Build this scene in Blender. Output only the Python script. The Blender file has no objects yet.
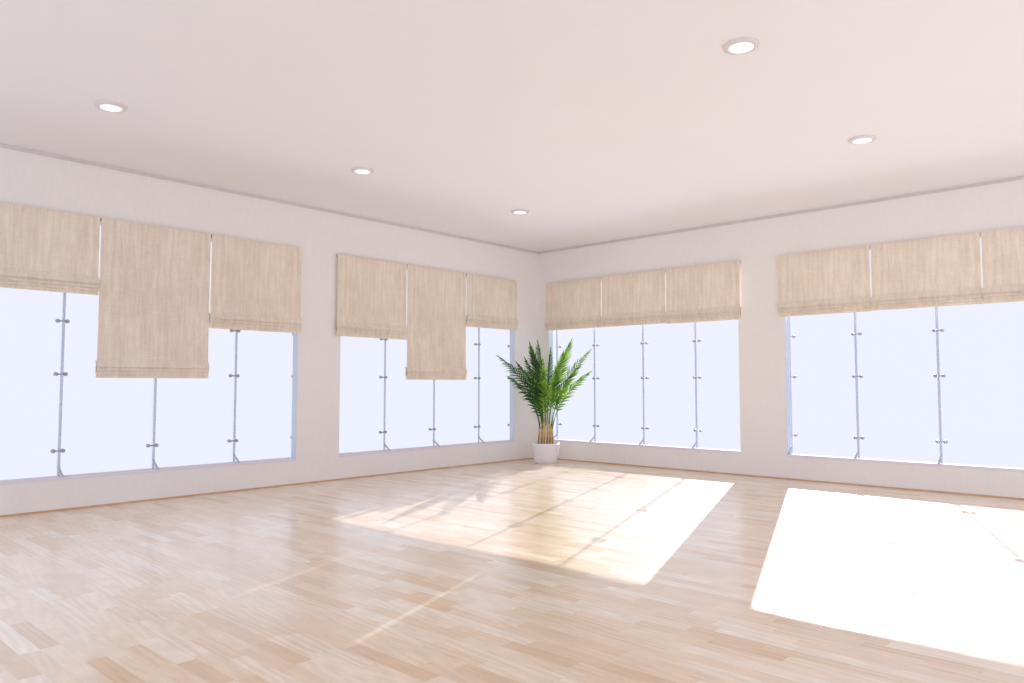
import bpy, bmesh, math, random
from mathutils import Vector, Matrix, noise
random.seed(7)
C = bpy.context.scene.collection
PI = math.pi
H = 3.0            # ceiling height
T = 0.09           # wall thickness
ZS, ZH = 0.25, 2.46  # window opening sill / head

# ------------------------------------------------------------------ helpers
def lin(c):
    return tuple(((v / 255) / 12.92 if v / 255 <= .04045 else ((v / 255 + .055) / 1.055) ** 2.4) for v in c) + (1,)

def obj(name, bm, m, parent=None, smooth=False, loc=None):
    me = bpy.data.meshes.new(name)
    bmesh.ops.recalc_face_normals(bm, faces=bm.faces)
    bm.to_mesh(me); bm.free()
    if smooth:
        for p in me.polygons: p.use_smooth = True
    me.materials.append(m)
    o = bpy.data.objects.new(name, me); C.objects.link(o)
    if parent: o.parent = parent
    if loc: o.location = loc
    return o

def tag(o, label, cat, group=None):
    o['label'] = label; o['category'] = cat
    if group: o['group'] = group
    return o

def empty(name, loc=(0, 0, 0), rz=0):
    o = bpy.data.objects.new(name, None); C.objects.link(o)
    o.empty_display_size = .1; o.location = loc; o.rotation_euler = (0, 0, rz)
    return o

def struct(o):
    o['kind'] = 'structure'; return o

def box(bm, x0, x1, y0, y1, z0, z1):
    vs = [bm.verts.new((x, y, z)) for z in (z0, z1) for (x, y) in ((x0, y0), (x1, y0), (x1, y1), (x0, y1))]
    for f in ((0, 3, 2, 1), (4, 5, 6, 7), (0, 1, 5, 4), (1, 2, 6, 5), (2, 3, 7, 6), (3, 0, 4, 7)):
        bm.faces.new([vs[i] for i in f])

def bevelled(bm, w, seg=2):
    bmesh.ops.bevel(bm, geom=list(bm.edges), offset=w, segments=seg, affect='EDGES', profile=.5)
    return bm

def tube(bm, pts, rads, n=10, caps=True):
    pts = [Vector(p) for p in pts]; rings = []
    for i, p in enumerate(pts):
        a = pts[max(i - 1, 0)]; b = pts[min(i + 1, len(pts) - 1)]
        d = (b - a).normalized()
        ref = Vector((0, 0, 1)) if abs(d.z) < .95 else Vector((1, 0, 0))
        u = d.cross(ref).normalized(); v = u.cross(d)
        r = rads[i] if isinstance(rads, (list, tuple)) else rads
        rings.append([bm.verts.new(p + (u * math.cos(k * 2 * PI / n) + v * math.sin(k * 2 * PI / n)) * r) for k in range(n)])
    for A, B in zip(rings, rings[1:]):
        for k in range(n): bm.faces.new((A[k], A[(k + 1) % n], B[(k + 1) % n], B[k]))
    if caps: bm.faces.new(rings[0]); bm.faces.new(rings[-1])

def lathe(bm, prof, n=48, sup=None):
    rings = []
    for r, z in prof:
        if r < 1e-6: rings.append([bm.verts.new((0, 0, z))]); continue
        rg = []
        for k in range(n):
            a = 2 * PI * k / n; f = 1.0
            if sup: f = (abs(math.cos(a)) ** sup + abs(math.sin(a)) ** sup) ** (-1 / sup)
            rg.append(bm.verts.new((r * f * math.cos(a), r * f * math.sin(a), z)))
        rings.append(rg)
    for A, B in zip(rings, rings[1:]):
        if len(A) == 1 and len(B) == 1: continue
        for k in range(n):
            k2 = (k + 1) % n
            if len(A) == 1: bm.faces.new((A[0], B[k2], B[k]))
            elif len(B) == 1: bm.faces.new((A[k], A[k2], B[0]))
            else: bm.faces.new((A[k], A[k2], B[k2], B[k]))

# ------------------------------------------------------------------ materials
def mat(name):
    m = bpy.data.materials.new(name); m.use_nodes = True
    nt = m.node_tree; nt.nodes.clear()
    out = nt.nodes.new('ShaderNodeOutputMaterial')
    return m, nt, out

def N(nt, t, **kw):
    n = nt.nodes.new(t)
    for k, v in kw.items():
        if k.startswith('i_'): n.inputs[k[2:].replace('_', ' ')].default_value = v
        else: setattr(n, k, v)
    return n

def principled(name, col, rough=.5, metal=0., spec=.5, noise_scale=None, noise_amt=.05, stretch=(1, 1, 1), bump=0.):
    m, nt, out = mat(name)
    p = N(nt, 'ShaderNodeBsdfPrincipled', i_Roughness=rough, i_Metallic=metal)
    p.inputs['Specular IOR Level'].default_value = spec
    p.inputs['Base Color'].default_value = col
    nt.links.new(p.outputs[0], out.inputs[0])
    if noise_scale:
        tc = N(nt, 'ShaderNodeTexCoord'); mp = N(nt, 'ShaderNodeMapping'); mp.inputs['Scale'].default_value = stretch
        nz = N(nt, 'ShaderNodeTexNoise', i_Scale=noise_scale, i_Detail=5.)
        nt.links.new(tc.outputs['Object'], mp.inputs[0]); nt.links.new(mp.outputs[0], nz.inputs['Vector'])
        mr = N(nt, 'ShaderNodeMapRange'); mr.inputs['From Min'].default_value = .3; mr.inputs['From Max'].default_value = .7
        mr.inputs['To Min'].default_value = 1 - noise_amt; mr.inputs['To Max'].default_value = 1 + noise_amt
        nt.links.new(nz.outputs['Fac'], mr.inputs['Value'])
        mx = N(nt, 'ShaderNodeVectorMath', operation='SCALE'); mx.inputs[0].default_value = col[:3]
        nt.links.new(mr.outputs[0], mx.inputs['Scale']); nt.links.new(mx.outputs[0], p.inputs['Base Color'])
        if bump:
            b = N(nt, 'ShaderNodeBump', i_Strength=bump, i_Distance=.002)
            nt.links.new(nz.outputs['Fac'], b.inputs['Height']); nt.links.new(b.outputs[0], p.inputs['Normal'])
    return m

M = {}
M['wall'] = principled('wall_paint', (.82, .79, .775, 1), .75, spec=.25, noise_scale=30, noise_amt=.015, stretch=(1, 1, .3), bump=.15)
M['ceiling'] = principled('ceiling_paint', (.84, .85, .895, 1), .85, spec=.2, noise_scale=1.2, noise_amt=.008)
M['groove'] = principled('groove_shaded_tone', (.70, .65, .63, 1), .8, spec=.2, noise_scale=20, noise_amt=.02)  # wall colour made greyer, adding to the shade in the recess
M['base'] = principled('contact_shade_brown', (.56, .36, .22, 1), .5, noise_scale=8, noise_amt=.1, stretch=(1, 1, 1))  # brown that stands for contact shade between floor and wall
M['sill'] = principled('sill_metal', (.74, .72, .80, 1), .8, spec=.15, noise_scale=10, noise_amt=.02)
M['jamb'] = principled('jamb_skylight_blue', (.62, .70, .82, 1), .6, spec=.3, noise_scale=10, noise_amt=.01)  # blue cast of skylight on the painted reveals, put into the colour
M['frame'] = principled('frame_metal', (.70, .73, .80, 1), .4, noise_scale=10, noise_amt=.02)
M['rod'] = principled('post_satin_metal', (.50, .51, .60, 1), .35, metal=.25, noise_scale=15, noise_amt=.03)
def acrylic():
    m, nt, out = mat('post_clear_acrylic')
    t = N(nt, 'ShaderNodeBsdfTransparent'); t.inputs[0].default_value = (.80, .82, .90, 1)
    p = N(nt, 'ShaderNodeBsdfPrincipled', i_Roughness=.3); p.inputs['Base Color'].default_value = (.58, .60, .70, 1)
    mx = N(nt, 'ShaderNodeMixShader', i_Fac=.35)
    nt.links.new(t.outputs[0], mx.inputs[1]); nt.links.new(p.outputs[0], mx.inputs[2]); nt.links.new(mx.outputs[0], out.inputs[0])
    return m
M['rod'] = acrylic()
M['brace'] = principled('brace_grey', (.50, .52, .60, 1), .4, noise_scale=20, noise_amt=.03)
M['steel'] = principled('fitting_steel', (.42, .42, .48, 1), .4, metal=.2, noise_scale=30, noise_amt=.05)
M['pot'] = principled('planter_white', (.80, .76, .80, 1), .35, noise_scale=6, noise_amt=.015)
M['soil'] = principled('potting_soil', (.06, .035, .02, 1), .95, noise_scale=60, noise_amt=.5, bump=.8)
M['ring'] = principled('lamp_trim', (.70, .66, .67, 1), .45, noise_scale=20, noise_amt=.01)
M['rail'] = principled('blind_rail', (.60, .48, .37, 1), .7, noise_scale=40, noise_amt=.08)

def cane_mat():
    m, nt, out = mat('cane_skin')
    p = N(nt, 'ShaderNodeBsdfPrincipled', i_Roughness=.5)
    tc = N(nt, 'ShaderNodeTexCoord'); sp = N(nt, 'ShaderNodeSeparateXYZ')
    nt.links.new(tc.outputs['Object'], sp.inputs[0])
    cr = N(nt, 'ShaderNodeValToRGB')
    e = cr.color_ramp.elements
    e[0].position = .30; e[0].color = (.33, .20, .06, 1)
    e[1].position = .80; e[1].color = (.22, .33, .05, 1)
    q = e.new(.45); q.color = (.55, .40, .14, 1)
    q = e.new(.6); q.color = (.50, .45, .13, 1)
    nt.links.new(sp.outputs['Z'], cr.inputs[0])
    wv = N(nt, 'ShaderNodeTexWave', wave_type='BANDS', bands_direction='Z', i_Scale=4., i_Distortion=3.)
    nt.links.new(tc.outputs['Object'], wv.inputs[0])
    mr = N(nt, 'ShaderNodeMapRange'); mr.inputs['To Min'].default_value = .85; mr.inputs['To Max'].default_value = 1.08
    nt.links.new(wv.outputs['Fac'], mr.inputs[0])
    mx = N(nt, 'ShaderNodeVectorMath', operation='SCALE')
    nt.links.new(cr.outputs[0], mx.inputs[0]); nt.links.new(mr.outputs[0], mx.inputs['Scale'])
    nt.links.new(mx.outputs[0], p.inputs['Base Color']); nt.links.new(p.outputs[0], out.inputs[0])
    return m
M['cane'] = cane_mat()

def leaf_mat(name, ca, cb):
    m, nt, out = mat(name)
    tc = N(nt, 'ShaderNodeTexCoord'); nz = N(nt, 'ShaderNodeTexNoise', i_Scale=9., i_Detail=3.)
    nt.links.new(tc.outputs['Object'], nz.inputs['Vector'])
    cr = N(nt, 'ShaderNodeValToRGB'); e = cr.color_ramp.elements
    e[0].position = .35; e[0].color = ca; e[1].position = .65; e[1].color = cb
    nt.links.new(nz.outputs['Fac'], cr.inputs[0])
    p = N(nt, 'ShaderNodeBsdfPrincipled', i_Roughness=.5); p.inputs['Specular IOR Level'].default_value = .22
    tr = N(nt, 'ShaderNodeBsdfTranslucent')
    nt.links.new(cr.outputs[0], p.inputs['Base Color']); nt.links.new(cr.outputs[0], tr.inputs['Color'])
    mx = N(nt, 'ShaderNodeMixShader', i_Fac=.25)
    nt.links.new(p.outputs[0], mx.inputs[1]); nt.links.new(tr.outputs[0], mx.inputs[2]); nt.links.new(mx.outputs[0], out.inputs[0])
    return m
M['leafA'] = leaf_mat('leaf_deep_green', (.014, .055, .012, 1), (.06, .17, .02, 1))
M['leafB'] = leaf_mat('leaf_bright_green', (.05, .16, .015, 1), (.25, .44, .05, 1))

def fabric():
    m, nt, out = mat('linen_blind')
    tc = N(nt, 'ShaderNodeTexCoord')
    def nz(scale, st, det):
        mp = N(nt, 'ShaderNodeMapping'); mp.inputs['Scale'].default_value = st
        n = N(nt, 'ShaderNodeTexNoise', i_Scale=scale, i_Detail=det)
        nt.links.new(tc.outputs['Object'], mp.inputs[0]); nt.links.new(mp.outputs[0], n.inputs['Vector'])
        return n
    a = nz(6., (5, 5, .45), 5.); b = nz(60., (2, 2, .25), 3.); c = nz(60., (.2, .2, 2.5), 3.); d = nz(4., (1, 1, 1), 6.)
    def add(x, y, w):
        k = N(nt, 'ShaderNodeMath', operation='MULTIPLY_ADD'); k.inputs[1].default_value = w
        nt.links.new(x, k.inputs[0])
        if y is None: k.inputs[2].default_value = 0
        else: nt.links.new(y, k.inputs[2])
        return k.outputs[0]
    s = add(a.outputs['Fac'], None, .38); s = add(b.outputs['Fac'], s, .22); s = add(c.outputs['Fac'], s, .15); s = add(d.outputs['Fac'], s, .25)
    cr = N(nt, 'ShaderNodeValToRGB'); e = cr.color_ramp.elements
    e[0].position = .38; e[0].color = (.72, .62, .51, 1)
    e[1].position = .62; e[1].color = (.90, .82, .71, 1)
    nt.links.new(s, cr.inputs[0])
    p = N(nt, 'ShaderNodeBsdfPrincipled', i_Roughness=.9); p.inputs['Specular IOR Level'].default_value = .15
    tr = N(nt, 'ShaderNodeBsdfTranslucent')
    nt.links.new(cr.outputs[0], p.inputs['Base Color']); nt.links.new(cr.outputs[0], tr.inputs['Color'])
    bp = N(nt, 'ShaderNodeBump', i_Strength=.25, i_Distance=.002)
    nt.links.new(s, bp.inputs['Height']); nt.links.new(bp.outputs[0], p.inputs['Normal'])
    mx = N(nt, 'ShaderNodeMixShader', i_Fac=.10)
    nt.links.new(p.outputs[0], mx.inputs[1]); nt.links.new(tr.outputs[0], mx.inputs[2]); nt.links.new(mx.outputs[0], out.inputs[0])
    return m
M['linen'] = fabric()

def glass():
    m, nt, out = mat('clear_glass')
    t = N(nt, 'ShaderNodeBsdfTransparent'); t.inputs[0].default_value = (.985, .99, 1, 1)
    g = N(nt, 'ShaderNodeBsdfGlossy', i_Roughness=.01)
    f = N(nt, 'ShaderNodeFresnel', i_IOR=1.3)
    f.inputs['IOR'].default_value = 1.12
    mx = N(nt, 'ShaderNodeMixShader')
    nt.links.new(f.outputs[0], mx.inputs[0]); nt.links.new(t.outputs[0], mx.inputs[1]); nt.links.new(g.outputs[0], mx.inputs[2])
    nt.links.new(mx.outputs[0], out.inputs[0])
    return m
M['glass'] = glass()

def emis(name, col, s):
    m, nt, out = mat(name)
    e = N(nt, 'ShaderNodeEmission', i_Strength=s); e.inputs[0].default_value = col
    nt.links.new(e.outputs[0], out.inputs[0]); return m
M['lens'] = emis('lamp_lens_glow', (1, .98, .97, 1), 1.2)

def floor_mat():
    m, nt, out = mat('strip_parquet_beech')
    L = nt.links.new
    tc = N(nt, 'ShaderNodeTexCoord'); sp = N(nt, 'ShaderNodeSeparateXYZ'); L(tc.outputs['Object'], sp.inputs[0])
    def mth(op, a, b=None, c=None):
        k = N(nt, 'ShaderNodeMath', operation=op)
        for i, v in enumerate((a, b, c)):
            if v is None: continue
            if isinstance(v, (int, float)): k.inputs[i].default_value = v
            else: L(v, k.inputs[i])
        return k.outputs[0]
    W = .0745
    yr = mth('DIVIDE', sp.outputs['Y'], W); row = mth('FLOOR', yr); fy = mth('FRACT', yr)
    wr = N(nt, 'ShaderNodeTexWhiteNoise', noise_dimensions='1D'); L(row, wr.inputs['W'])
    xo = mth('MULTIPLY_ADD', wr.outputs['Value'], 7.3, mth('DIVIDE', sp.outputs['X'], .42))
    # uneven strip lengths
    xs = mth('MULTIPLY_ADD', mth('SINE', mth('MULTIPLY_ADD', row, 2.3, mth('MULTIPLY', xo, 2.1))), .22, xo)
    col = mth('FLOOR', xs); fx = mth('FRACT', xs)
    cb = N(nt, 'ShaderNodeCombineXYZ'); L(col, cb.inputs[0]); L(row, cb.inputs[1])
    wn = N(nt, 'ShaderNodeTexWhiteNoise', noise_dimensions='3D'); L(cb.outputs[0], wn.inputs['Vector'])
    cr = N(nt, 'ShaderNodeValToRGB'); e = cr.color_ramp.elements
    e[0].position = 0; e[0].color = FLOORC[0]; e[1].position = 1; e[1].color = FLOORC[-1]
    for pos, c in zip((.18, .5, .8), FLOORC[1:4]):
        q = e.new(pos); q.color = c
    L(wn.outputs['Value'], cr.inputs[0])
    # grain, different in each strip
    off = N(nt, 'ShaderNodeVectorMath', operation='SCALE'); L(wn.outputs['Color'], off.inputs[0]); off.inputs['Scale'].default_value = 23.
    av = N(nt, 'ShaderNodeVectorMath', operation='ADD'); L(tc.outputs['Object'], av.inputs[0]); L(off.outputs[0], av.inputs[1])
    mp = N(nt, 'ShaderNodeMapping'); mp.inputs['Scale'].default_value = (1., 9., 1); L(av.outputs[0], mp.inputs[0])
    g1 = N(nt, 'ShaderNodeTexNoise', i_Scale=6., i_Detail=8., i_Roughness=.6, i_Distortion=.6); L(mp.outputs[0], g1.inputs['Vector'])
    mp2 = N(nt, 'ShaderNodeMapping'); mp2.inputs['Scale'].default_value = (1.6, 8., 1); L(av.outputs[0], mp2.inputs[0])
    g2 = N(nt, 'ShaderNodeTexWave', wave_type='RINGS', rings_direction='Z', i_Scale=1.1, i_Distortion=7., i_Detail=3.); g2.inputs['Detail Scale'].default_value = 1.2
    L(mp2.outputs[0], g2.inputs['Vector'])
    ga = mth('MULTIPLY', mth('SUBTRACT', g1.outputs['Fac'], .5), .42)
    sc_ = N(nt, 'ShaderNodeSeparateColor'); L(wn.outputs['Color'], sc_.inputs[0])
    gb = mth('MULTIPLY', mth('SUBTRACT', g2.outputs['Fac'], .5), mth('MULTIPLY', sc_.outputs['Green'], .18))
    g3 = N(nt, 'ShaderNodeTexNoise', i_Scale=7., i_Detail=4.); L(av.outputs[0], g3.inputs['Vector'])
    gb = mth('ADD', gb, mth('MULTIPLY', mth('SUBTRACT', g3.outputs['Fac'], .5), .28))
    # joints
    ey = mth('MINIMUM', fy, mth('SUBTRACT', 1., fy)); ex = mth('MULTIPLY', mth('MINIMUM', fx, mth('SUBTRACT', 1., fx)), 6.)
    j = mth('LESS_THAN', mth('MINIMUM', ey, ex), .014)
    val = mth('ADD', mth('ADD', ga, gb), mth('MULTIPLY_ADD', j, -.05, 1.))
    hs = N(nt, 'ShaderNodeVectorMath', operation='SCALE'); L(cr.outputs[0], hs.inputs[0]); L(val, hs.inputs['Scale'])
    p = N(nt, 'ShaderNodeBsdfPrincipled', i_Roughness=.3, i_IOR=1.5)
    p.inputs['Specular IOR Level'].default_value = .5; p.inputs['Coat Weight'].default_value = .9; p.inputs['Coat Roughness'].default_value = .2; p.inputs['Coat IOR'].default_value = 1.65
    L(hs.outputs[0], p.inputs['Base Color'])
    L(mth('MULTIPLY_ADD', g1.outputs['Fac'], .16, .24), p.inputs['Roughness'])
    bp = N(nt, 'ShaderNodeBump', i_Strength=.05, i_Distance=.002); L(val, bp.inputs['Height']); L(bp.outputs[0], p.inputs['Normal'])
    L(p.outputs[0], out.inputs[0])
    return m
FLOORC = [(.69, .475, .29, 1), (.76, .56, .38, 1), (.80, .62, .45, 1), (.83, .68, .53, 1), (.86, .75, .63, 1)]
M['floor'] = floor_mat()

# ------------------------------------------------------------------ room shell
# world: corner of the two window walls at the origin, room is x > 0, y < 0
XE, YE = 9.6, -10.6
bm = bmesh.new(); box(bm, -.3, XE, YE, .3, -.12, 0); struct(obj('floor', bm, M['floor']))
bm = bmesh.new(); box(bm, -T, XE, YE, T, H, H + .2); struct(obj('ceiling', bm, M['ceiling']))

def wall(name, u0, u1, holes, place):
    """sheet with depth: u runs along the wall, holes = [(ua, ub)]; place(u, d, z) gives the point"""
    ub = sorted({u0, u1} | {v for h in holes for v in h}); zb = [0, ZS, ZH, H - .04]
    bm = bmesh.new(); V = {}
    def v(i, k, d):
        if (i, k, d) not in V: V[i, k, d] = bm.verts.new(place(ub[i], d * T, zb[k]))
        return V[i, k, d]
    def solid(i, k):
        if i < 0 or k < 0 or i >= len(ub) - 1 or k >= len(zb) - 1: return False
        m = (ub[i] + ub[i + 1]) / 2
        return not (k == 1 and any(a < m < b for a, b in holes))
    for i in range(len(ub) - 1):
        for k in range(len(zb) - 1):
            if not solid(i, k): continue
            for d in (0, 1): bm.faces.new((v(i, k, d), v(i + 1, k, d), v(i + 1, k + 1, d), v(i, k + 1, d)))
            if not solid(i - 1, k): bm.faces.new((v(i, k, 0), v(i, k + 1, 0), v(i, k + 1, 1), v(i, k, 1)))
            if not solid(i + 1, k): bm.faces.new((v(i + 1, k, 0), v(i + 1, k + 1, 0), v(i + 1, k + 1, 1), v(i + 1, k, 1)))
            if not solid(i, k - 1): bm.faces.new((v(i, k, 0), v(i + 1, k, 0), v(i + 1, k, 1), v(i, k, 1)))
            if not solid(i, k + 1): bm.faces.new((v(i, k + 1, 0), v(i + 1, k + 1, 0), v(i + 1, k + 1, 1), v(i, k + 1, 1)))
    return struct(obj(name, bm, M['wall']))

# left wall lies in x = 0 (u = -y), back wall in y = 0 (u = x); d runs outwards
PLACE = {'L': lambda u, d, z: (-d, -u, z), 'B': lambda u, d, z: (u, d, z)}
WIN = [('L', 3.95, 6.85), ('L', .52, 3.415), ('B', .19, 3.09), ('B', 3.64, 6.54)]
wall('wall_left', 0, 9.0, [(3.95, 6.85), (.52, 3.415)], PLACE['L'])
wall('wall_back', -T, 8.4, [(.19, 3.09), (3.64, 6.54)], PLACE['B'])

# shadow groove between wall top and ceiling
G = .022
bm = bmesh.new(); box(bm, -T, -G, -9.0, T, H - .04, H); struct(obj('trim_1', bm, M['groove']))
bm = bmesh.new(); box(bm, -G, 8.4, G, T, H - .04, H); struct(obj('trim_2', bm, M['groove']))
# brown strip added for the dark line of contact shade along the walls
bm = bmesh.new(); box(bm, 0, .010, -9.0, 0, 0, .013); struct(obj('contact_strip_left', bm, M['base']))
bm = bmesh.new(); box(bm, .010, 8.4, -.010, 0, 0, .013); struct(obj('contact_strip_back', bm, M['base']))

# ------------------------------------------------------------------ windows
FZ = (.485, 1.14, 1.597, 2.25)
def flip(place, pts): return [place(*p) for p in pts]

def pbox(bm, pl, u0, u1, d0, d1, z0, z1):
    a = pl(u0, d0, z0); b = pl(u1, d1, z1)
    box(bm, min(a[0], b[0]), max(a[0], b[0]), min(a[1], b[1]), max(a[1], b[1]), z0, z1)

def fitting(pl, u, z, parent, rod_d, sides=(-1, 1), arm=True):
    bm = bmesh.new(); DG = .15
    if arm: tube(bm, [pl(u, rod_d, z), pl(u, DG - .008, z)], .0065, 8)
    lo = -.037 if -1 in sides else 0; hi =   .037 if 1 in sides else 0
    tube(bm, [pl(u + lo, DG - .008, z), pl(u + hi, DG - .008, z)], .006, 8)
    for s in sides:
        uu = u + s * .037
        tube(bm, [pl(uu, DG - .024, z), pl(uu, DG - .017, z), pl(uu, DG - .004, z), pl(uu, DG + .004, z)], [.012, .016, .016, .018], 12)
    return obj('spider_fitting', bm, M['steel'], parent, True)

def window(n, side, u0, u1, posts, start_post, end_fit):
    pl = PLACE[side]
    w = struct(empty('window_%d' % n, pl((u0 + u1) / 2, 0, ZS)))
    loc = Vector(w.location)
    def P(u, d, z): return tuple(Vector(pl(u, d, z)) - loc)
    E = .13
    bm = bmesh.new()          # frame outside the opening, carries the glass
    for (a, b, z0, z1) in ((u0 - E - .04, u0 - E, ZS - .05, ZH + .12), (u1 + E, u1 + E + .04, ZS - .05, ZH + .12),
                           (u0 - E, u1 + E, ZS - .05, ZS), (u0 - E, u1 + E, ZH + .08, ZH + .12)):
        if side == 'B' and a < -.09: a = -.09
        if side == 'L' and a < -.09: a = -.09
        if b > a: 
            q0 = P(a, T, z0); q1 = P(b, .18, z1)
            box(bm, min(q0[0], q1[0]), max(q0[0], q1[0]), min(q0[1], q1[1]), max(q0[1], q1[1]), q0[2], q1[2])
    obj('window_frame', bm, M['frame'], w)
    bm = bmesh.new()
    q0 = P(u0, -.003, ZS); q1 = P(u1, T + .045, ZS + .026)
    box(bm, min(q0[0], q1[0]), max(q0[0], q1[0]), min(q0[1], q1[1]), max(q0[1], q1[1]), q0[2], q1[2])
    obj('window_sill', bm, M['sill'], w)
    for ua, ub_ in ((u0, u0 + .004), (u1 - .004, u1)):  # thin strips added to tint the reveals as if lit by the sky
        bm = bmesh.new(); q0 = P(ua, .004, ZS + .026); q1 = P(ub_, T, ZH)
        box(bm, min(q0[0], q1[0]), max(q0[0], q1[0]), min(q0[1], q1[1]), max(q0[1], q1[1]), q0[2], q1[2])
        obj('jamb_skylight_strip', bm, M['jamb'], w)
    RD = .113
    allp = ([start_post] if start_post else []) + list(posts)
    for u in allp:
        bm = bmesh.new()
        tube(bm, [P(u, RD, ZS + .02), P(u, RD, ZS + .075), P(u, RD, ZS + .08), P(u, RD, ZH + .08)], [.010, .010, .011, .011], 14)
        post = obj('glazing_post', bm, M['rod'], w, True)
        bm = bmesh.new()
        tube(bm, [P(u, RD - .002, ZS + .10), P(u, RD - .018, ZS + .082), P(u, .010, ZS + .03)], [.0105, .0105, .010], 10)
        tube(bm, [P(u, .012, ZS + .020), P(u, .012, ZS + .034)], [.016, .014], 12)
        obj('foot_brace', bm, M['brace'], post, True)
        for z in FZ: fitting(P, u, z, post, RD, sides=(1,) if u == start_post else (-1, 1))
    if end_fit is not None:
        sgn, uj = end_fit
        for z in FZ: # fittings held by the jamb
            bm = bmesh.new()
            tube(bm, [P(uj - sgn * .10, .142, z), P(uj, .142, z)], .006, 8)
            tube(bm, [P(uj, .126, z), P(uj, .133, z), P(uj, .146, z), P(uj, .154, z)], [.012, .016, .016, .018], 12)
            obj('jamb_fitting', bm, M['steel'], w, True)
    joints = [max(u0 - E, -.09)] + list(posts) + [u1 + E]
    for a, b in zip(joints, joints[1:]):
        bm = bmesh.new()
        q0 = P(a + .0015, .155, ZS + .001); q1 = P(b - .0015, .163, ZH + .079)
        box(bm, min(q0[0], q1[0]), max(q0[0], q1[0]), min(q0[1], q1[1]), max(q0[1], q1[1]), q0[2], q1[2])
        obj('glass_pane', bm, M['glass'], w)
    return w

window(1, 'L', 3.95, 6.85, (4.583, 5.37, 6.152), None, (1, 3.912))
window(2, 'L', .52, 3.415, (1.115, 1.918, 2.70), None, (1, .487))
window(3, 'B', .19, 3.09, (.915, 1.70, 2.462), .25, None)
window(4, 'B', 3.64, 6.54, (4.362, 5.144, 5.923), 3.645, None)

# ------------------------------------------------------------------ roman blinds
ZT = 2.51
def blind(side, u0, u1, zb, label, group):
    """linen roman blind; local x runs along the wall, local y is out from the wall into the room"""
    pl = PLACE[side]
    uc = (u0 + u1) / 2; w = (u1 - u0) / 2
    t = empty('roman_blind', pl(uc, 0, ZT), {'B': PI, 'L': -PI / 2}[side])
    tag(t, label, 'blind', group)
    h = ZT - zb
    sd = random.random() * 50
    def sheet(prof, hw, n=26, amp=.0022):
        """closed profile (y, z) swept along x with a little waviness"""
        bm = bmesh.new(); cols = []
        for i in range(n + 1):
            x = -hw + 2 * hw * i / n
            rg = []
            for (y, z, f) in prof:
                k = (noise.noise(Vector((x * 3.1 + sd, z * .9, 1.7)))) * amp * 2
                fx = x * (1 + f / hw)
                rg.append(bm.verts.new((fx, y + k, z)))
            cols.append(rg)
        m = len(prof)
        for A, B in zip(cols, cols[1:]):
            for k in range(m): bm.faces.new((A[k], A[(k + 1) % m], B[(k + 1) % m], B[k]))
        bm.faces.new(cols[0]); bm.faces.new(cols[-1])
        return bm
    # head rail
    bm = bmesh.new(); box(bm, -w, w, .002, .034, -.030, -.001); bevelled(bm, .002)
    obj('head_rail', bm, M['rail'], t)
    th = .004
    # hanging panel that swells over the gathered folds
    outer = [(.036, 0, 0), (.039, -.02, 0)]
    for s in (.25, .5, .75): outer.append((.039, -(h - .17) * s, 0))
    outer += [(.040, -(h - .17), .001), (.048, -(h - .150), .002), (.058, -(h - .125), .005), (.066, -(h - .104), .006), (.067, -(h - .094), .006)]
    inner = [(y - th, z + (.004 if i > 6 else 0), f) for i, (y, z, f) in enumerate(outer)]
    inner[0] = (.034, 0, 0)
    pn = obj('fabric_panel', sheet(outer + inner[::-1], w), M['linen'], t)
    for (z0, y0, y1, fl) in ((.062, .040, .059, .005), (.032, .034, .051, .005)):
        pr = [(y0 - .012, -(h - z0 - .085), fl), (y1 - .014, -(h - z0 - .080), fl), (y1 - .006, -(h - z0 - .035), fl), (y1 - .001, -(h - z0 - .012), fl), (y1, -(h - z0), fl),
              (y1 - .006, -(h - z0) - .003, fl), (y0 - .014, -(h - z0) + .002, fl)]
        obj('fold', sheet(pr, w, amp=.0008), M['linen'], t)
    pr = [(.026, -(h - .080), .004), (.034, -(h - .078), .004), (.040, -(h - .046), .004), (.0435, -(h - .020), .004), (.044, -(h - .003), .004), (.040, -h, .004), (.030, -h + .001, .004)]
    obj('hem_bar', sheet(pr, w, amp=.0005), M['linen'], t)
    # lift cord guide at the side of the gathered folds
    for s in (-1, 1):
        bm = bmesh.new(); tube(bm, [(s * (w + .002), .016, -(h - .15)), (s * (w + .003), .030, -(h - .11)), (s * (w + .002), .032, -(h - .06))], .004, 8)
        obj('lift_cord', bm, M['rail'], t, True)
    return t

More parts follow.
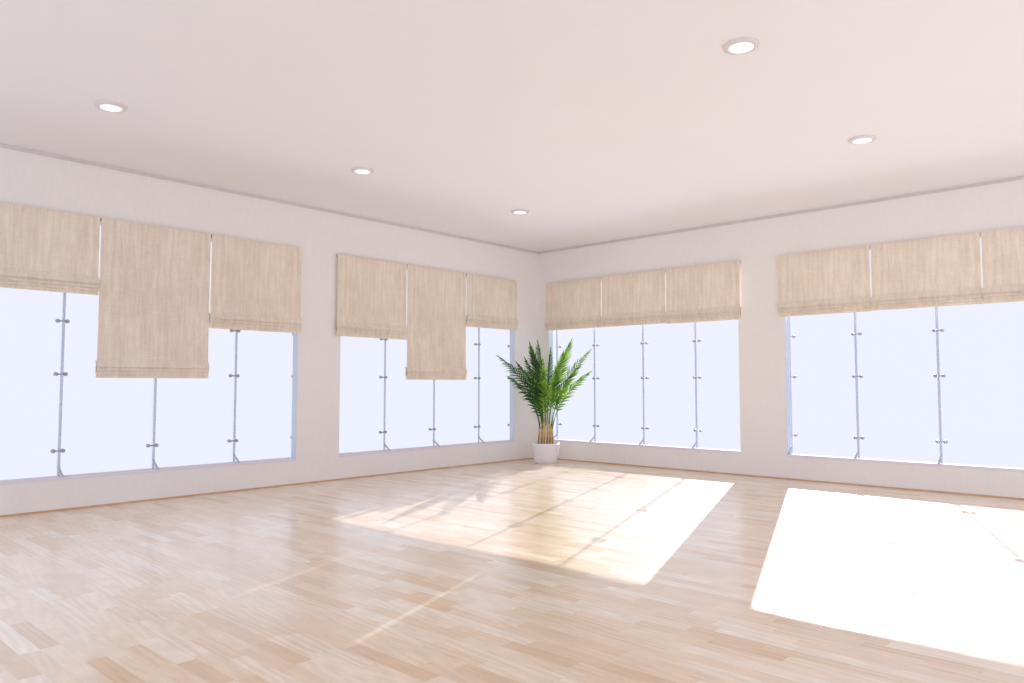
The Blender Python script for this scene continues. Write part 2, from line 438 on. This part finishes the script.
g = .0065
BL = [
 ('L', 5.935, 6.925, 1.825, 'short linen blind at the far left edge of the photo, cut off by the frame', 'roman blinds on the left wall'),
 ('L', 4.94, 5.935, 1.11, 'long linen blind lowered furthest on the window nearest the left edge', 'roman blinds on the left wall'),
 ('L', 3.942, 4.94, 1.595, 'medium-length linen blind right of the long one, beside the pillar of the left wall', 'roman blinds on the left wall'),
 ('L', 2.497, 3.495, 1.59, 'medium-length linen blind on the left wall, just right of the plain pillar', 'roman blinds on the left wall'),
 ('L', 1.502, 2.497, 1.113, 'long lowered linen blind in the middle of the left-wall window next to the plant', 'roman blinds on the left wall'),
 ('L', .508, 1.502, 1.81, 'short linen blind on the left wall nearest the room corner', 'roman blinds on the left wall'),
 ('B', .165, 1.15, 1.825, 'raised linen blind directly above the palm, right of the room corner', 'roman blinds on the right-hand wall'),
 ('B', 1.15, 2.14, 1.825, 'raised linen blind in the middle of the three right of the palm', 'roman blinds on the right-hand wall'),
 ('B', 2.14, 3.135, 1.815, 'raised linen blind beside the plain wall pillar, right one of the three by the palm', 'roman blinds on the right-hand wall'),
 ('B', 3.59, 4.578, 1.815, 'raised linen blind just right of the plain wall pillar on the right-hand wall', 'roman blinds on the right-hand wall'),
 ('B', 4.578, 5.573, 1.82, 'raised linen blind between two bright slits, middle of the rightmost window', 'roman blinds on the right-hand wall'),
 ('B', 5.573, 6.565, 1.82, 'raised linen blind cut off by the right edge of the photo', 'roman blinds on the right-hand wall'),
]
for s, a, b, z, lab, gr in BL: blind(s, a + g, b - g, z, lab, gr)

# ------------------------------------------------------------------ ceiling lights
lamps = [(1.51, -6.385, 'round white recessed downlight, leftmost on the ceiling'),
         (1.52, -4.25, 'round white recessed downlight, second from the left on the ceiling'),
         (1.50, -2.08, 'small round white downlight on the ceiling nearest the room corner'),
         (5.19, -4.29, 'largest round white downlight, top right of the photo'),
         (5.16, -2.09, 'round white downlight on the ceiling above the rightmost window')]
def downlight():
    t = empty('ceiling_downlight', (0, 0, 0))
    bm = bmesh.new(); lathe(bm, [(.100, .001), (.103, -.004), (.098, -.012), (.080, -.017), (.070, -.016), (.068, .001)], 48)
    obj('trim_ring', bm, M['ring'], t, True)
    bm = bmesh.new(); lathe(bm, [(.069, -.008), (.069, -.0175), (.052, -.0205), (0, -.022)], 48)
    obj('light_lens', bm, M['lens'], t, True)
    return t
def copy_tree(root):
    r = root.copy(); C.objects.link(r)
    for ch in list(root.children):
        c = ch.copy(); C.objects.link(c); c.parent = r
    return r
d0 = downlight()
for i, (x, y, lab) in enumerate(lamps):
    o = d0 if i == 0 else copy_tree(d0)
    o.location = (x, y, H); tag(o, lab, 'ceiling light', 'recessed ceiling downlights')
for x, y, _ in lamps:
    ld = bpy.data.lights.new('downlight_beam', 'SPOT'); ld.energy = 4; ld.spot_size = 2.2; ld.spot_blend = 1; ld.color = (1, .95, .9); ld.shadow_soft_size = .07
    lo = bpy.data.objects.new('downlight_beam', ld); C.objects.link(lo); lo.location = (x, y, H - .03)

# ------------------------------------------------------------------ potted palm
PX, PY = .52, -.47
palm = tag(empty('potted_palm', (PX, PY, 0)), 'tall green areca palm in a white tapered planter in the room corner', 'plant')
bm = bmesh.new()
prof = [(0, 0), (.150, 0), (.160, .006), (.172, .05), (.187, .12), (.197, .19), (.2015, .25), (.2015, .262), (.197, .267), (.186, .267), (.182, .260), (.180, .225)]
lathe(bm, prof, 72, sup=2.7)
pot = obj('planter', bm, M['pot'], palm, True)
pot.rotation_euler = (0, 0, .62); pot.scale = (.93, .93, 1)
bm = bmesh.new()
rings = [(0, .236)] + [(.178 * k / 7, .236 - .012 * (k / 7) ** 2) for k in range(1, 8)]
lathe(bm, rings, 40, sup=2.7)
for v in bm.verts: v.co.z += .006 * noise.noise(v.co * 25)
soil = obj('soil', bm, M['soil'], palm, True); soil.rotation_euler = (0, 0, .62); soil.scale = (.93, .93, 1)

CR = Vector((.737, .675, 0)); CT = Vector((.675, -.737, 0)); UP = Vector((0, 0, 1))
def W3(u, z, w): return CR * u + CT * w + UP * z

def bez(a, b, c, d, t):
    s = 1 - t
    return a * s ** 3 + b * 3 * s * s * t + c * 3 * s * t * t + d * t ** 3

def blade(bm, base, d, nrm, L, wd, droop):
    """one pointed folded leaflet"""
    n = 6; side = d.cross(nrm).normalized(); rows = []
    for i in range(n + 1):
        t = i / n
        c = base + d * (L * t) - UP * (droop * L * t * t)
        hw = wd * (math.sin(PI * min(1, (t * .93 + .07)) ** .75)) * .5 if i < n else 0
        hw = max(hw, 0)
        if i == n: rows.append([bm.verts.new(c)]); continue
        up = nrm * hw * .45
        rows.append([bm.verts.new(c - side * hw + up), bm.verts.new(c), bm.verts.new(c + side * hw + up)])
    for A, B in zip(rows, rows[1:]):
        if len(B) == 1:
            bm.faces.new((A[0], A[1], B[0])); bm.faces.new((A[1], A[2], B[0]))
        else:
            bm.faces.new((A[0], A[1], B[1], B[0])); bm.faces.new((A[1], A[2], B[2], B[1]))

def frond(base, tip, out, matk, lmax, n=30, start=.30, droop=.30, spread=.46):
    """base/tip in (u, z, w); out bends the stem outwards"""
    base = (base[0] * 1.5, base[1], base[2]); a = W3(*base); d = W3(*tip)
    hgt = (d - a).length
    c1 = a + (W3(base[0] * 1.6, 0, base[2] * 1.6) - W3(base[0], 0, base[2])) + UP * hgt * .42
    hd = (d - a); hd.z = 0
    c2 = d - hd * out - UP * (hgt * .12 * (1 - out) - .05 * out)
    c2 = a.lerp(d, .62) + UP * hgt * .16 * out + hd * -.08
    pts = [bez(a, c1, c2, d, i / 24) for i in range(25)]
    bm = bmesh.new()
    tube(bm, pts, [.0065 * (1 - .85 * i / 24) + .0006 for i in range(25)], 7)
    root = obj('frond', bm, M[matk], palm, False)
    bm = bmesh.new()
    rnd = random.Random(int(tip[0] * 1000 + tip[1] * 333 + 999))
    n = int(n * .72); lmax *= 1.25; start -= .16
    face = (CT * .8 + UP * .5 + W3(rnd.uniform(-.5, .5), rnd.uniform(-.2, .3), 0)).normalized()
    for i in range(n):
        t = start + (1 - start) * (i + .5) / n
        p = bez(a, c1, c2, d, t); q = bez(a, c1, c2, d, min(1, t + .02)); o_ = bez(a, c1, c2, d, t - .02)
        tg = (q - o_).normalized()
        sd = tg.cross(face).normalized(); up = sd.cross(tg).normalized()
        if up.dot(face) < 0: up = -up
        k = (t - start) / (1 - start)
        L = lmax * (.35 + .72 * math.sin(PI * min(1, k * .85 + .10))) * (1 - .35 * k) * rnd.uniform(.88, 1.1)
        fw = .75 + .7 * k
        for s in (-1, 1):
            dd = (sd * s * spread + tg * fw + up * .28 + Vector((rnd.uniform(-1, 1), rnd.uniform(-1, 1), rnd.uniform(-1, 1))) * .09).normalized()
            nn = dd.cross(tg).cross(dd).normalized() * -1
            nn = (up + UP * .3).normalized()
            nn = (nn - dd * nn.dot(dd)).normalized()
            blade(bm, p, dd, nn, L, .022 * (1 - .3 * k), droop * rnd.uniform(.7, 1.4))
    blade(bm, d, tg, up, lmax * .45, .016, .15)
    # keep every leaflet in the room
    for v in bm.verts:
        if v.co.x + PX < .015: v.co.x = .015 - PX
        if v.co.y + PY > -.015: v.co.y = -.015 - PY
    obj('leaflets', bm, M[matk], root, False)

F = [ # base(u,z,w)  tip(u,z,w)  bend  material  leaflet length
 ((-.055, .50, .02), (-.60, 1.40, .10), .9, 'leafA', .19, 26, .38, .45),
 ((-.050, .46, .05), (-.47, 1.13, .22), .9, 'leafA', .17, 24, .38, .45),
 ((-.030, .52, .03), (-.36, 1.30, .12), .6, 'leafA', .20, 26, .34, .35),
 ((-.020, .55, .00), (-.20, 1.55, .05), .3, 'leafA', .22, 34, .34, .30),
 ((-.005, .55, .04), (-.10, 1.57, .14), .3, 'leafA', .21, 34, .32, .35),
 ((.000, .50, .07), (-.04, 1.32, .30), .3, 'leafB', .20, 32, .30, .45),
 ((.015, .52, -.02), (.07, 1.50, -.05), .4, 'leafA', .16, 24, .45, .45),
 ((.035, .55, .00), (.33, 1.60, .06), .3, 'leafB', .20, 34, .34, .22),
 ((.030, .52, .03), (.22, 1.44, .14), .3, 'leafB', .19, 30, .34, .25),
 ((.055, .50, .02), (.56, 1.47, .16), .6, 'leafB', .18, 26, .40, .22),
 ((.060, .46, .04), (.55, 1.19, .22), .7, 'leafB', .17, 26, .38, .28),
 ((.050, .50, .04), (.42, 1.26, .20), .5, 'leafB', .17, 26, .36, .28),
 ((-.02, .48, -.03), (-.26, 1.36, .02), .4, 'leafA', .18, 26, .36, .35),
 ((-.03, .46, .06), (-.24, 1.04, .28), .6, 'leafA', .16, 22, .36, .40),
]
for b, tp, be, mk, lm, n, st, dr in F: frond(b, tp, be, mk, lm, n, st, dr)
canes = [(-.075, .03, -.050, .50, .013), (-.040, -.02, -.020, .55, .015), (-.015, .05, -.005, .56, .014), (.015, -.01, .020, .52, .015),
         (.040, .04, .035, .56, .014), (.072, .01, .056, .50, .013), (-.05, .07, -.035, .46, .011), (.05, -.05, .05, .46, .012)]
for (u0, w0, u1, z1, r) in canes:
    bm = bmesh.new()
    u0 *= 1.35; u1 *= 1.5; r *= .9
    pts = [W3(u0 + (u1 - u0) * t, .228 + (z1 + .06 - .228) * t, w0 * (1 - .5 * t)) for t in [i / 10 for i in range(11)]]
    tube(bm, pts, [r * (1.15 - .45 * i / 10) * (1.06 if i % 3 == 0 else 1) for i in range(11)], 10)
    obj('cane', bm, M['cane'], palm, True)

# ------------------------------------------------------------------ daylight
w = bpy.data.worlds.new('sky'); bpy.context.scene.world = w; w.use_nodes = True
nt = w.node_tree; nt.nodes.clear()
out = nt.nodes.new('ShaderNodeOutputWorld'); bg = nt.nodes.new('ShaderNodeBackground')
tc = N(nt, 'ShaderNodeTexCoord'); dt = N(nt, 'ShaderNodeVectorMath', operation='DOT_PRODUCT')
# overcast sky, with extra brightness added behind the viewer to fill the room
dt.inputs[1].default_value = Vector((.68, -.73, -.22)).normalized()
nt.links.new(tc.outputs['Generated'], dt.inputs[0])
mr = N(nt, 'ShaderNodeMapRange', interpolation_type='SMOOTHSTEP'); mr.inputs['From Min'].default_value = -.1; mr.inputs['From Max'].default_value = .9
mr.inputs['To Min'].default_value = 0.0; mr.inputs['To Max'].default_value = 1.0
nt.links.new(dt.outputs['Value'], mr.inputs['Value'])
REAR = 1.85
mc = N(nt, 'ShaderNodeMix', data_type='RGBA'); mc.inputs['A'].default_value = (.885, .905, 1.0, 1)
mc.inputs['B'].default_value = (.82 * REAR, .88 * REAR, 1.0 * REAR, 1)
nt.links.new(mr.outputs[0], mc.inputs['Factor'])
# brightness added below the horizon, out of view, to lift the ceiling
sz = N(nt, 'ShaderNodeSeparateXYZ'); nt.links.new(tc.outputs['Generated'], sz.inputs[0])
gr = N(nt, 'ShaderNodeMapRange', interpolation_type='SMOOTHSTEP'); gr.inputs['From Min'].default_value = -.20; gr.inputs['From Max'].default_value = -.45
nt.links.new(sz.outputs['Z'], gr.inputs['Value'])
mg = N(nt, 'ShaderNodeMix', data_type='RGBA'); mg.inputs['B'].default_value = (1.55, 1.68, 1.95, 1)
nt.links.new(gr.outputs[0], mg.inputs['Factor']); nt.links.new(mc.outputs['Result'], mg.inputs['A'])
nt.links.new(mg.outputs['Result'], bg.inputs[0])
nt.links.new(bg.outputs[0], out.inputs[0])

sd = bpy.data.lights.new('sun', 'SUN'); sd.energy = 7.5; sd.angle = math.radians(.35); sd.color = (1, .97, .93)
so = bpy.data.objects.new('sun', sd); C.objects.link(so)
el = math.radians(19.5)
dirv = Vector((.3445 * math.cos(el), -.9388 * math.cos(el), -math.sin(el)))
so.rotation_euler = dirv.to_track_quat('-Z', 'Y').to_euler(); so.location = (-3, 8, 5)

# ------------------------------------------------------------------ camera
f, pit, yaw, rol = 747.864, .057931, .741634, .00033
cd = bpy.data.cameras.new('camera'); cd.sensor_fit = 'HORIZONTAL'; cd.sensor_width = 36; cd.lens = f / 1024 * 36
cam = bpy.data.objects.new('camera', cd); C.objects.link(cam)
fw = Vector((-math.sin(yaw) * math.cos(pit), math.cos(yaw) * math.cos(pit), math.sin(pit)))
rt = Vector((math.cos(yaw), math.sin(yaw), 0)); up = rt.cross(fw)
r2 = rt * math.cos(rol) + up * math.sin(rol); u2 = -rt * math.sin(rol) + up * math.cos(rol)
m3 = Matrix((r2, u2, -fw)).transposed()
cam.matrix_world = Matrix.Translation((7.05189, -8.27321, 1.04912)) @ m3.to_4x4()
cd.clip_start = .05
bpy.context.scene.camera = cam

sc = bpy.context.scene
sc.view_settings.view_transform = 'Standard'; sc.view_settings.look = 'None'
sc.view_settings.exposure = 0.0; sc.view_settings.gamma = 1; sc.view_settings.use_curve_mapping = False
sc.cycles.max_bounces = 14; sc.cycles.diffuse_bounces = 8; sc.cycles.transparent_max_bounces = 24
